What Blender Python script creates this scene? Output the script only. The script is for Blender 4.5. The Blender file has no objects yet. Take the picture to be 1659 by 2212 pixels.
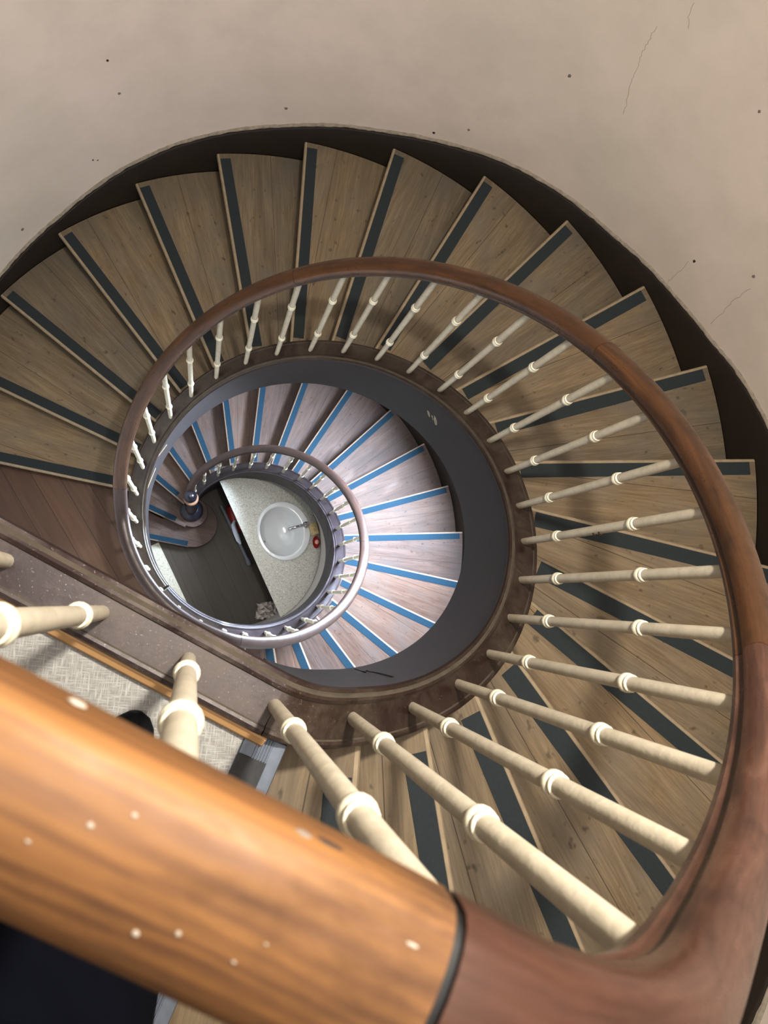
import bpy, bmesh, math, random
from mathutils import Vector, Matrix
random.seed(7)
R = math.radians
scene = bpy.context.scene
COL = scene.collection
ZT = 7.14            # height of the upper landing above the ground floor
RISE = 0.17
T0, DT = -102.735, 13.877    # angle of the landing nosing, angle per step
STOREY = 21 * RISE
R_WALL = 1.872
R_SKIRT = 1.848

# ------------------------------------------------------------------ node helpers
class NT:
    def __init__(self, name, rough=0.6, spec=0.5):
        self.m = bpy.data.materials.new(name)
        self.m.use_nodes = True
        self.t = self.m.node_tree
        self.b = self.t.nodes['Principled BSDF']
        self.b.inputs['Roughness'].default_value = rough
        self.b.inputs['Specular IOR Level'].default_value = spec
    def n(self, typ, **kw):
        nd = self.t.nodes.new(typ)
        for k, v in kw.items(): setattr(nd, k, v)
        return nd
    def l(self, a, b): self.t.links.new(a, b)
    def coord(self, kind='Object'):
        return self.n('ShaderNodeTexCoord').outputs[kind]
    def mapping(self, vec, scale=(1, 1, 1), rot=(0, 0, 0), loc=(0, 0, 0)):
        m = self.n('ShaderNodeMapping')
        m.inputs['Scale'].default_value = scale
        m.inputs['Rotation'].default_value = rot
        m.inputs['Location'].default_value = loc
        self.l(vec, m.inputs['Vector'])
        return m.outputs[0]
    def rnd_off(self, vec, amt=20.0):
        oi = self.n('ShaderNodeObjectInfo')
        mu = self.n('ShaderNodeMath', operation='MULTIPLY'); mu.inputs[1].default_value = amt
        self.l(oi.outputs['Random'], mu.inputs[0])
        add = self.n('ShaderNodeVectorMath', operation='ADD')
        self.l(vec, add.inputs[0]); self.l(mu.outputs[0], add.inputs[1])
        return add.outputs[0]
    def noise(self, vec, scale=5, detail=4, rough=0.6, dist=0.0):
        x = self.n('ShaderNodeTexNoise')
        x.inputs['Scale'].default_value = scale; x.inputs['Detail'].default_value = detail
        x.inputs['Roughness'].default_value = rough; x.inputs['Distortion'].default_value = dist
        self.l(vec, x.inputs['Vector'])
        return x.outputs[0]
    def ramp(self, fac, stops):
        r = self.n('ShaderNodeValToRGB')
        e = r.color_ramp.elements
        while len(e) < len(stops): e.new(0.5)
        for el, (p, c) in zip(e, stops):
            el.position = p
            el.color = (c, c, c, 1) if isinstance(c, (int, float)) else (*c, 1)
        self.l(fac, r.inputs[0])
        return r.outputs[0]
    def mix(self, fac, a, b, mode='MIX'):
        x = self.n('ShaderNodeMix', data_type='RGBA', blend_type=mode)
        for sock, v in ((x.inputs[0], fac), (x.inputs[6], a), (x.inputs[7], b)):
            if hasattr(v, 'node'): self.l(v, sock)
            elif isinstance(v, (int, float)): sock.default_value = v
            else: sock.default_value = (*v, 1)
        return x.outputs[2]
    def math(self, op, a, b=None):
        x = self.n('ShaderNodeMath', operation=op)
        for i, v in enumerate((a, b)):
            if v is None: continue
            if hasattr(v, 'node'): self.l(v, x.inputs[i])
            else: x.inputs[i].default_value = v
        return x.outputs[0]
    def bump(self, h, strength=0.2, dist=0.01):
        b = self.n('ShaderNodeBump')
        b.inputs['Strength'].default_value = strength; b.inputs['Distance'].default_value = dist
        self.l(h, b.inputs['Height']); self.l(b.outputs[0], self.b.inputs['Normal'])
    def color(self, c):
        if hasattr(c, 'node'): self.l(c, self.b.inputs['Base Color'])
        else: self.b.inputs['Base Color'].default_value = (*c, 1)
    def rough(self, c): self.l(c, self.b.inputs['Roughness'])

def plain(name, c, rough=0.5, metal=0.0, spec=0.5, var=0.12, scale=30):
    k = NT(name, rough, spec)
    n = k.noise(k.coord(), scale, 4)
    k.color(k.mix(n, tuple(x * (1 - var) for x in c), tuple(x * (1 + var) for x in c)))
    k.b.inputs['Metallic'].default_value = metal
    return k.m

def mat_tread(name, dark, mid, light, grey):
    k = NT(name, 0.62, 0.28)
    co = k.rnd_off(k.coord(), 30)
    g1 = k.noise(k.mapping(co, (1.5, 13, 13)), 1.0, 8, 0.72, 1.2)
    g2 = k.noise(k.mapping(co, (7, 170, 170)), 1.0, 3, 0.6)
    c = k.ramp(g1, [(0.24, dark), (0.5, mid), (0.80, light)])
    c = k.mix(k.ramp(g2, [(0.38, 0.42), (0.58, 0.0)]), c, dark)
    bl = k.noise(k.mapping(co, (4, 6, 6)), 1.0, 5, 0.6)
    c = k.mix(k.ramp(bl, [(0.42, 0.0), (0.72, 0.75)]), c, grey)
    sp = k.noise(k.mapping(co, (24, 34, 34)), 1.0, 2, 0.5)
    c = k.mix(k.ramp(sp, [(0.66, 0.0), (0.76, 0.6)]), c, tuple(x * 0.35 for x in dark))
    # per-step tone
    oi = k.n('ShaderNodeObjectInfo')
    tone = k.ramp(oi.outputs['Random'], [(0.0, (0.84, 0.86, 0.9)), (1.0, (1.14, 1.1, 1.04))])
    c = k.mix(1.0, c, tone, 'MULTIPLY')
    # dusty dark outer end, board seam
    sx = k.n('ShaderNodeSeparateXYZ'); k.l(k.coord(), sx.inputs[0])
    e = k.math('MULTIPLY', k.ramp(k.math('DIVIDE', sx.outputs[0], 2.0), [(0.78, 0.0), (0.925, 0.62)]), bl)
    c = k.mix(e, c, tuple(x * 0.5 for x in grey))
    ran = k.math('MULTIPLY', k.math('SUBTRACT', oi.outputs['Random'], 0.5), 0.16)
    d = k.math('ABSOLUTE', k.math('SUBTRACT', sx.outputs[1], ran))
    seam = k.math('LESS_THAN', d, 0.0013)
    c = k.mix(k.math('MULTIPLY', seam, 0.7), c, tuple(x * 0.25 for x in dark))
    k.color(c)
    k.rough(k.ramp(bl, [(0.3, 0.5), (0.7, 0.75)]))
    k.bump(g2, 0.15, 0.004)
    return k.m

def mat_rail(name, dark, mid, light, wave, rough=0.28, stretch=2.2, blot=0.5):
    k = NT(name, rough, 0.5)
    uv = k.coord('UV')
    g = k.noise(k.mapping(uv, (stretch, 22, 1)), 1.0, 5, 0.6, 1.2)
    w = k.n('ShaderNodeTexWave', wave_type='BANDS', bands_direction='Y')
    w.inputs['Scale'].default_value = 6; w.inputs['Distortion'].default_value = 9
    w.inputs['Detail'].default_value = 3; w.inputs['Detail Scale'].default_value = 0.8
    k.l(k.mapping(uv, (1.4, 8, 1)), w.inputs['Vector'])
    c = k.ramp(g, [(0.3, dark), (0.52, mid), (0.72, light)])
    c = k.mix(k.math('MULTIPLY', w.outputs['Fac'], wave), c, light)
    b = k.noise(k.mapping(uv, (7, 16, 1)), 1.0, 5, 0.65)
    c = k.mix(k.ramp(b, [(0.5, 0.0), (0.7, blot)]), c, tuple(x * 0.55 for x in dark))
    k.color(c)
    k.rough(k.ramp(b, [(0.3, rough * 0.8), (0.7, rough * 1.7)]))
    k.b.inputs['Coat Weight'].default_value = 0.12
    k.b.inputs['Coat Roughness'].default_value = 0.25
    k.bump(g, 0.06, 0.003)
    if rough >= 0.5: k.b.inputs['Coat Weight'].default_value = 0.0; k.b.inputs['Specular IOR Level'].default_value = 0.42
    return k.m

def mat_string(name, paint, dust, amount):
    k = NT(name, 0.42, 0.5)
    co = k.coord()
    a = k.noise(co, 7, 6, 0.7, 0.3)
    f = k.noise(co, 90, 4, 0.7)
    c = k.mix(k.noise(co, 22, 4), tuple(x * 0.7 for x in paint), tuple(x * 1.35 for x in paint))
    geo = k.n('ShaderNodeNewGeometry')
    sz = k.n('ShaderNodeSeparateXYZ'); k.l(geo.outputs['Normal'], sz.inputs[0])
    up = k.ramp(sz.outputs[2], [(0.2, 0.0), (0.8, 1.0)])
    d = k.math('MULTIPLY', k.ramp(a, [(0.38, 0.0), (0.72, amount)]), up)
    d = k.math('MULTIPLY', d, k.ramp(f, [(0.3, 0.5), (0.6, 1.0)]))
    pt = k.ramp(geo.outputs['Pointiness'], [(0.44, 0.0), (0.49, 0.0)])
    sp = k.math('MULTIPLY', k.ramp(k.noise(co, 240, 2), [(0.66, 0.0), (0.72, amount * .7)]), up)
    c = k.mix(d, c, dust)
    c = k.mix(sp, c, tuple(x * 1.8 for x in dust))
    k.color(c)
    k.rough(k.ramp(d, [(0.0, 0.36), (0.7, 0.85)]))
    k.bump(f, 0.08, 0.003)
    return k.m

M = {}
M['tread'] = mat_tread('upper_tread_oak', (0.084, 0.061, 0.037), (0.158, 0.120, 0.075), (0.225, 0.177, 0.116), (0.120, 0.106, 0.086))
M['tread_low'] = mat_tread('lower_tread_oak', (0.058, 0.035, 0.027), (0.122, 0.080, 0.063), (0.19, 0.132, 0.107), (0.112, 0.094, 0.088))
M['nose'] = plain('worn_nosing', (0.215, 0.172, 0.115), 0.6, var=0.35, scale=25)
M['nose_low'] = plain('worn_nosing_lower', (0.235, 0.17, 0.125), 0.6, var=0.3, scale=25)
M['riser'] = plain('dark_riser', (0.055, 0.037, 0.024), 0.6, var=0.3, scale=12)
M['strip'] = plain('slate_antislip', (0.021, 0.027, 0.029), 0.8, spec=0.25, var=0.25, scale=120)
M['strip_low'] = plain('daylight_tint_antislip', (0.014, 0.040, 0.064), 0.8, spec=0.2, var=0.25, scale=120)  # bluish daylight on the lower strips is put into this colour
M['rail_a'] = mat_rail('rail_honey_wood', (0.060, 0.027, 0.013), (0.150, 0.072, 0.028), (0.26, 0.132, 0.040), 0.36, 0.50, 1.6, 0.65)
M['rail_b'] = mat_rail('rail_dark_mahogany', (0.026, 0.011, 0.008), (0.062, 0.028, 0.018), (0.115, 0.062, 0.044), 0.10, 0.24, 3.0, 0.7)
M['rail_c'] = mat_rail('rail_brown_wood', (0.022, 0.009, 0.0035), (0.062, 0.026, 0.009), (0.115, 0.050, 0.017), 0.12, 0.27, 2.0, 0.6)
M['rail_d'] = mat_rail('rail_lower_wood', (0.022, 0.012, 0.010), (0.042, 0.023, 0.018), (0.070, 0.040, 0.030), 0.08, 0.36, 2.0, 0.5)
M['string'] = mat_string('string_brown_paint', (0.022, 0.0115, 0.0085), (0.125, 0.105, 0.078), 0.6)
M['string_top'] = mat_string('string_dusty_paint', (0.027, 0.0165, 0.0165), (0.135, 0.115, 0.098), 0.8)
M['string_low'] = mat_string('string_lower_paint', (0.026, 0.019, 0.022), (0.10, 0.085, 0.09), 0.3)
M['groove'] = plain('dust_in_groove', (0.085, 0.070, 0.052), 0.9, var=0.6, scale=18)
M['groove_low'] = plain('dust_in_lower_groove', (0.10, 0.09, 0.095), 0.9, var=0.6, scale=18)
M['face'] = plain('string_inner_face_paint', (0.030, 0.0265, 0.028), 0.45, spec=0.3, var=0.18, scale=6)
M['skirt'] = plain('skirting_brown_paint', (0.014, 0.009, 0.0055), 0.42, var=0.3, scale=8)
M['plaster_edge'] = plain('plaster_edge', (0.20, 0.175, 0.14), 0.9, var=0.6, scale=45)
M['soffit'] = plain('soffit_plaster', (0.42, 0.37, 0.32), 0.9)
M['cream'] = None
k = NT('cream_paint', 0.45, 0.4)
n = k.noise(k.rnd_off(k.coord(), 5), 35, 5, 0.65)
k.color(k.ramp(n, [(0.3, (0.40, 0.362, 0.285)), (0.6, (0.48, 0.438, 0.352))]))
k.bump(k.noise(k.rnd_off(k.coord(), 5), 70, 3), 0.25, 0.003)
M['cream'] = k.m
M['collar'] = plain('cream_collar_paint', (0.58, 0.55, 0.44), 0.35, var=0.05)
M['chip'] = plain('dark_chip', (0.035, 0.02, 0.014), 0.7)
M['chip_grey'] = plain('grey_chip', (0.17, 0.145, 0.12), 0.9)
M['crack'] = plain('hairline_crack', (0.34, 0.29, 0.235), 0.9)
M['light_chip'] = plain('pale_chip', (0.34, 0.31, 0.26), 0.8)

def mat_wall():
    k = NT('stair_wall_plaster', 0.85, 0.25)
    co = k.coord()
    a = k.noise(co, 0.9, 4, 0.55)
    b = k.noise(co, 3.2, 6, 0.65)
    c = k.ramp(a, [(0.34, (0.51, 0.468, 0.408)), (0.62, (0.585, 0.51, 0.46))])
    c = k.mix(k.ramp(b, [(0.35, 0.35), (0.6, 0.0)]), c, (0.43, 0.39, 0.34))
    # plaster tone varies by noise alone, with no band near the skirting
    k.color(c)
    k.bump(k.noise(co, 55, 5, 0.7), 0.10, 0.004)
    return k.m
M['wall'] = mat_wall()
M['wall_low'] = plain('under_stair_wall_paint', (0.50, 0.46, 0.42), 0.8, var=0.06)
M['ceiling'] = plain('ceiling_plaster', (0.62, 0.57, 0.52), 0.9)

def mat_planks(name, ang, w, c1, c2, rough=0.5):
    k = NT(name, rough, 0.4)
    co = k.mapping(k.coord(), (1, 1, 1), (0, 0, -ang))
    s = k.n('ShaderNodeSeparateXYZ'); k.l(co, s.inputs[0])
    v = k.math('DIVIDE', s.outputs[1], w)
    fr = k.math('FRACT', v); fl = k.math('FLOOR', v)
    wn = k.n('ShaderNodeTexWhiteNoise', noise_dimensions='1D'); k.l(fl, wn.inputs['W'])
    g = k.noise(k.mapping(co, (3, 45, 1)), 1.0, 5, 0.65, 0.6)
    c = k.mix(g, c1, c2)
    c = k.mix(1.0, c, k.ramp(wn.outputs[0], [(0, (0.75, 0.75, 0.75)), (1, (1.2, 1.2, 1.2))]), 'MULTIPLY')
    edge = k.math('LESS_THAN', k.math('ABSOLUTE', k.math('SUBTRACT', fr, 0.5)), 0.488)
    c = k.mix(edge, tuple(x * 0.35 for x in c1), c)
    k.color(c)
    return k.m
M['planks'] = mat_planks('landing_dark_boards', R(-54), 0.13, (0.040, 0.020, 0.011), (0.105, 0.055, 0.030))
M['planks_g'] = mat_planks('ground_floor_boards', R(-59.5), 0.155, (0.038, 0.029, 0.020), (0.080, 0.064, 0.046))

def mat_lino():
    k = NT('grey_woven_lino', 0.55, 0.35)
    co = k.coord()
    a = k.noise(k.mapping(co, (40, 520, 1), (0, 0, R(25))), 1.0, 3, 0.6)
    b = k.noise(k.mapping(co, (520, 40, 1), (0, 0, R(25))), 1.0, 3, 0.6)
    h = k.math('MAXIMUM', a, b)
    c = k.ramp(h, [(0.45, (0.155, 0.15, 0.14)), (0.68, (0.28, 0.28, 0.265))])
    k.color(c)
    return k.m
M['lino'] = mat_lino()
def mat_speckle(name, base, dark, light, scale):
    k = NT(name, 0.35, 0.5)
    a = k.noise(k.coord(), scale, 2, 0.5)
    b = k.noise(k.coord(), scale * 0.6, 2, 0.5)
    c = k.mix(k.ramp(a, [(0.55, 0.0), (0.62, 0.8)]), base, dark)
    c = k.mix(k.ramp(b, [(0.58, 0.0), (0.66, 0.8)]), c, light)
    k.color(c)
    return k.m
M['counter'] = mat_speckle('speckled_laminate', (0.43, 0.43, 0.385), (0.20, 0.20, 0.185), (0.60, 0.58, 0.52), 130)
M['mat'] = mat_speckle('pale_vinyl', (0.50, 0.48, 0.40), (0.36, 0.34, 0.27), (0.6, 0.58, 0.5), 60)
M['ceramic'] = plain('white_ceramic', (0.70, 0.72, 0.73), 0.08, var=0.02)
M['chrome'] = plain('chrome', (0.65, 0.65, 0.68), 0.15, 1.0, var=0.05)
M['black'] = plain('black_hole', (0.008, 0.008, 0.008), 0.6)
M['sponge'] = mat_speckle('yellow_sponge', (0.50, 0.39, 0.20), (0.30, 0.22, 0.10), (0.6, 0.5, 0.3), 60)
M['red'] = plain('red_plastic', (0.30, 0.022, 0.018), 0.25)
M['pink'] = plain('pink_soap', (0.72, 0.42, 0.33), 0.4)
M['white_pl'] = plain('white_plastic', (0.62, 0.68, 0.78), 0.4)
M['grey_pl'] = plain('grey_plastic', (0.14, 0.15, 0.17), 0.45)
M['bag'] = plain('pale_paper', (0.52, 0.47, 0.43), 0.7, var=0.1)
M['alu'] = plain('grey_aluminium', (0.105, 0.122, 0.150), 0.5, 0.25, var=0.25, scale=60)
M['grip'] = plain('black_grip', (0.035, 0.036, 0.038), 0.9, var=0.4, scale=90)
M['pine'] = plain('new_pine', (0.40, 0.25, 0.12), 0.55, var=0.15, scale=14)
M['newel'] = plain('newel_dark_paint', (0.018, 0.017, 0.024), 0.22, var=0.2)
M['bare'] = plain('bare_wood_cap', (0.30, 0.17, 0.105), 0.5, var=0.2)
M['coat'] = plain('navy_cloth', (0.0045, 0.0055, 0.010), 0.95, spec=0.05, var=0.35, scale=14)
M['trouser'] = plain('black_cloth', (0.003, 0.0035, 0.005), 0.95, spec=0.05, var=0.3)
M['shoe'] = plain('black_leather', (0.003, 0.0035, 0.005), 0.7, spec=0.2)
M['skin'] = plain('skin', (0.50, 0.30, 0.22), 0.5, var=0.06)
M['hair'] = plain('dark_hair', (0.03, 0.02, 0.012), 0.6)

# ------------------------------------------------------------------ object helpers
def obj(name, bm, mats, parent=None, smooth=True, angle=40):
    me = bpy.data.meshes.new(name)
    bmesh.ops.recalc_face_normals(bm, faces=bm.faces[:])
    bm.to_mesh(me); bm.free()
    if not isinstance(mats, (list, tuple)): mats = [mats]
    for m in mats: me.materials.append(m)
    o = bpy.data.objects.new(name, me); COL.objects.link(o)
    if smooth:
        me.polygons.foreach_set('use_smooth', [True] * len(me.polygons))
        me.set_sharp_from_angle(angle=R(angle))
    if parent is not None: o.parent = parent
    return o
def empty(name, loc=(0, 0, 0), rz=0):
    o = bpy.data.objects.new(name, None); COL.objects.link(o)
    o.location = loc; o.rotation_euler = (0, 0, rz); o.empty_display_size = 0.1
    return o
def tag(o, label, cat, group=None):
    o['label'] = label; o['category'] = cat
    if group: o['group'] = group
    return o
def struct(o, label=None, cat=None):
    o['kind'] = 'structure'
    if label: o['label'] = label
    if cat: o['category'] = cat
    return o
def prism(pts, z0, z1, bm=None, mi=0):
    """closed polygon (x, y) list extruded from z0 to z1"""
    bm = bm or bmesh.new()
    a = [bm.verts.new((x, y, z0)) for x, y in pts]
    b = [bm.verts.new((x, y, z1)) for x, y in pts]
    n = len(pts)
    fs = [bm.faces.new(b), bm.faces.new(a[::-1])]
    for i in range(n):
        fs.append(bm.faces.new((a[i], a[(i + 1) % n], b[(i + 1) % n], b[i])))
    for f in fs: f.material_index = mi
    return bm
def lathe(prof, seg=20, bm=None, centre=(0, 0), sx=1, sy=1, mi=0, cap=True):
    bm = bm or bmesh.new()
    rows = []
    for r, z in prof:
        rows.append([bm.verts.new((centre[0] + r * sx * math.cos(2 * math.pi * i / seg), centre[1] + r * sy * math.sin(2 * math.pi * i / seg), z)) for i in range(seg)])
    for a, b in zip(rows, rows[1:]):
        for i in range(seg):
            f = bm.faces.new((a[i], a[(i + 1) % seg], b[(i + 1) % seg], b[i])); f.material_index = mi
    if cap:
        bm.faces.new(rows[0][::-1]).material_index = mi; bm.faces.new(rows[-1]).material_index = mi
    return bm
def tube(pts, rad, seg=12, bm=None, mi=0):
    """tube through 3-D points; rad is a number or list"""
    bm = bm or bmesh.new()
    pts = [Vector(p) for p in pts]
    rads = rad if isinstance(rad, (list, tuple)) else [rad] * len(pts)
    rows = []
    up = Vector((0, 0, 1))
    for i, p in enumerate(pts):
        t = (pts[min(i + 1, len(pts) - 1)] - pts[max(i - 1, 0)]).normalized()
        u = up if abs(t.dot(up)) < 0.95 else Vector((1, 0, 0))
        s = t.cross(u).normalized(); q = s.cross(t)
        rows.append([bm.verts.new(p + rads[i] * (math.cos(2 * math.pi * j / seg) * s + math.sin(2 * math.pi * j / seg) * q)) for j in range(seg)])
    for a, b in zip(rows, rows[1:]):
        for i in range(seg):
            bm.faces.new((a[i], a[(i + 1) % seg], b[(i + 1) % seg], b[i])).material_index = mi
    bm.faces.new(rows[0][::-1]).material_index = mi; bm.faces.new(rows[-1]).material_index = mi
    return bm
def rbox(bm, cx, cy, cz, sx, sy, sz, rz=0, bev=0.0, mi=0):
    r = bmesh.ops.create_cube(bm, size=1)
    vs = r['verts']
    mat = Matrix.Translation((cx, cy, cz)) @ Matrix.Rotation(rz, 4, 'Z') @ Matrix.Diagonal((sx, sy, sz, 1))
    bmesh.ops.transform(bm, matrix=mat, verts=vs)
    fs = set(f for v in vs for f in v.link_faces)
    for f in fs: f.material_index = mi
    if bev:
        es = set(e for v in vs for e in v.link_edges)
        bmesh.ops.bevel(bm, geom=list(es), offset=bev, segments=2, affect='EDGES')
    return bm

# ------------------------------------------------------------------ the stair line
RK = [(-125, .685), (-104, .683), (-92, .684), (-79, .692), (-55, .702), (0, .705), (50, .704), (85, .716), (120, .728), (150, .736), (176, .742),
      (200, .737), (222, .731), (246, .72), (258, .716), (268.6, .716), (293, .721), (320, .730), (350, .738), (380, .738), (415, .737), (440, .733),
      (460, .723), (473, .714), (485, .705), (493, .690), (500, .655), (505, .612)]
def interp(K, x):
    if x <= K[0][0]: return K[0][1]
    for (a, va), (b, vb) in zip(K, K[1:]):
        if x <= b: return va + (vb - va) * (x - a) / (b - a)
    return K[-1][1]
def r_raw(p): return interp(RK, p)
def r_of(p): return sum(r_raw(p + d) for d in (-8, -4, 0, 4, 8)) / 5 if p < 478 else r_raw(p)
PH_A = T0 + 21 * DT          # where the upper flight meets the lower landing
PH_B = T0 + 360              # landing nosing of the lower flight
def smin(a, b, k): return -k * math.log(math.exp(-a / k) + math.exp(-b / k))
def smax(a, b, k): return -smin(-a, -b, k)
def nose_line(p):
    """height of the line through the nosings, relative to the upper landing"""
    if p < (PH_A + PH_B) / 2: return -RISE * (p - T0) / DT
    return -STOREY - RISE * (p - PH_B) / DT
OFF = 0.05                   # string top above the nosing line
def z_str(p, k=0.016):
    """top of the string, relative to the upper landing"""
    f0, f1 = 0.038, -STOREY + 0.038
    if p < (PH_A + PH_B) / 2:
        return smax(smin(nose_line(p) + OFF, f0, k), f1, k)
    return smin(nose_line(p) + OFF, f1, k)
def pol(r, p): return Vector((r * math.cos(R(p)), r * math.sin(R(p))))

L_DIR = Vector((0.9145, -0.4047))            # direction of the straight guard, towards the stair
L_PT = Vector((-0.19, -0.651))               # end of the straight part
def line_hit(rad, off=0.0):
    n = Vector((-L_DIR.y, L_DIR.x)) * -1      # away from the well
    o = L_PT + n * off
    b = o.dot(L_DIR); c = o.dot(o) - rad * rad
    return o + L_DIR * (-b - math.sqrt(b * b - c))
def build_path(shift=0.0, start_rad=1.86):
    """samples (x, y, phi or None): straight guard, rounding, helix"""
    nrm = Vector((-L_DIR.y, L_DIR.x)) * -1
    a = line_hit(start_rad); out = []
    L = (L_PT - a).length
    N = 40
    for i in range(N + 1):
        q = a + L_DIR * (L * i / N)
        q = q - nrm * shift
        out.append((q.x, q.y, -180 + 60 * i / N))
    p1 = Vector(out[-1][:2]); pe = -90.0
    p3 = pol(r_of(pe), pe); tn = Vector((-math.sin(R(pe)), math.cos(R(pe))))
    den = L_DIR.x * tn.y - L_DIR.y * tn.x
    dd = p3 - p1
    t = (dd.x * tn.y - dd.y * tn.x) / den
    p2 = p1 + L_DIR * t
    for i in range(1, 13):
        u = i / 12
        q = (1 - u) ** 2 * p1 + 2 * u * (1 - u) * p2 + u * u * p3
        ph = math.degrees(math.atan2(q.y, q.x))
        out.append((q.x, q.y, ph))
    p = pe + 1.5
    while p < 505.01:
        q = pol(r_of(p), p); out.append((q.x, q.y, p)); p += 1.5
    return out
def zz(p, f=z_str): return f(p) if p > -118 else f(-118)

def sweep(pts, prof, plumb=True, closed=True, mats=None, zmin=None):
    """pts: (x,y,z). prof: (u outward, w up). returns bmesh with UV = (length, girth)"""
    bm = bmesh.new(); uvl = bm.loops.layers.uv.new('UVMap')
    P = [Vector(p) for p in pts]; n = len(P)
    girth = [0.0]
    m = len(prof)
    for i in range(m):
        a, b = prof[i], prof[(i + 1) % m]
        girth.append(girth[-1] + math.hypot(b[0] - a[0], b[1] - a[1]))
    rows = []; s = [0.0]
    for i in range(n):
        t = (P[min(i + 1, n - 1)] - P[max(i - 1, 0)])
        th = Vector((t.x, t.y, 0)).normalized(); out = Vector((th.y, -th.x, 0))
        up = Vector((0, 0, 1)) if plumb else out.cross(t.normalized())
        if not plumb and up.z < 0: up = -up
        row = []
        for u, w in prof:
            q = P[i] + out * u + up * w
            if zmin is not None and q.z < zmin: q.z = zmin
            row.append(bm.verts.new(q))
        rows.append(row)
        if i: s.append(s[-1] + (P[i] - P[i - 1]).length)
    for i in range(n - 1):
        for j in range(m if closed else m - 1):
            k = (j + 1) % m
            f = bm.faces.new((rows[i][j], rows[i][k], rows[i + 1][k], rows[i + 1][j]))
            vals = [(s[i], girth[j]), (s[i], girth[j + 1]), (s[i + 1], girth[j + 1]), (s[i + 1], girth[j])]
            for lp, v in zip(f.loops, vals): lp[uvl].uv = v
            if mats: f.material_index = mats[j]
    if closed:
        bm.faces.new(rows[0][::-1]); bm.faces.new(rows[-1])
    return bm

# ------------------------------------------------------------------ the setting
def ring_arc(r, a0, a1, step=2.5):
    n = max(1, int(abs(a1 - a0) / step))
    return [tuple(pol(r, a0 + (a1 - a0) * i / n)) for i in range(n + 1)]

bm = bmesh.new()
seg = 180
ZR = (-0.02, 1.5, 3.15, 4.42, 6, 8, ZT + 4.9)
W0, W1 = 10, 23              # wall columns left open for the window (20 to 46 degrees)
inn = [[bm.verts.new((*pol(R_WALL, 360 * i / seg), z)) for i in range(seg)] for z in ZR]
outr = [[bm.verts.new((*pol(R_WALL + 0.25, 360 * i / seg), z)) for i in range(seg)] for z in (ZR[0], ZR[2], ZR[3], ZR[-1])]
for k_, (a, b) in enumerate(zip(inn, inn[1:])):
    for i in range(seg):
        if k_ == 2 and W0 <= i < W1: continue
        bm.faces.new((a[i], a[(i + 1) % seg], b[(i + 1) % seg], b[i]))
for k_, (a, b) in enumerate(zip(outr, outr[1:])):
    for i in range(seg):
        if k_ == 1 and W0 <= i < W1: continue
        bm.faces.new((a[i], a[(i + 1) % seg], b[(i + 1) % seg], b[i]))
for i in range(W0, W1):
    bm.faces.new((inn[2][i], inn[2][i + 1], outr[1][i + 1], outr[1][i]))
    bm.faces.new((inn[3][i], inn[3][i + 1], outr[2][i + 1], outr[2][i]))
for i in (W0, W1):
    bm.faces.new((inn[2][i], inn[3][i], outr[2][i], outr[1][i]))
for i in range(seg):
    j = (i + 1) % seg
    bm.faces.new((inn[0][i], inn[0][j], outr[0][j], outr[0][i]))
    bm.faces.new((inn[-1][i], inn[-1][j], outr[-1][j], outr[-1][i]))
wall = struct(obj('wall_stairwell', bm, M['wall']), 'pinkish beige curved plaster wall around the spiral stair', 'wall')
struct(obj('ceiling', prism(ring_arc(R_WALL + .25, 0, 358), ZT + 4.9, ZT + 5.0), M['ceiling']), 'pale ceiling over the stairwell', 'ceiling')
struct(obj('floor', prism(ring_arc(R_WALL + .25, 0, 358), -0.12, 0.0), M['planks_g']), 'dark wooden plank floor at the bottom of the stairwell', 'floor')

# lower landing: sector between the last riser and the first nosing of the flight below
pts = [tuple(pol(r_of(p), p)) for p in [PH_A - DT - 1 + (PH_B - PH_A + DT + 1) * i / 30 for i in range(31)]]
pts += ring_arc(R_SKIRT + .004, PH_B, PH_A - DT - 1)
struct(obj('floor_lower_landing', prism(pts, ZT - STOREY - 0.30, ZT - STOREY), M['planks'], smooth=False), 'dark brown plank floor of the lower landing', 'floor')

# upper landing: behind the straight guard, up to its metal nosing
NP0, NDIR = Vector((-0.150, -0.722)), Vector((-0.309, -0.951))
nb = NP0.dot(NDIR); nt = -nb + math.sqrt(nb * nb - NP0.dot(NP0) + (R_SKIRT + .004) ** 2)
NP1 = NP0 + NDIR * nt
w1 = line_hit(R_SKIRT + .004, 0.02)
nrmL = Vector((L_DIR.y, -L_DIR.x))
a_w = math.degrees(math.atan2(w1.y, w1.x)); a_n = math.degrees(math.atan2(NP1.y, NP1.x)) + 360
pts = [tuple(w1), tuple(L_PT + nrmL * 0.02), tuple(NP0 + Vector((-.01, .02)))] + [tuple(NP1)] + ring_arc(R_SKIRT + .004, a_n, a_w)[1:-1]
struct(obj('floor_upper_landing', prism(pts, ZT - 0.28, ZT - 0.002), M['lino'], smooth=False), 'grey woven-pattern lino floor of the upper landing', 'floor')

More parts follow.
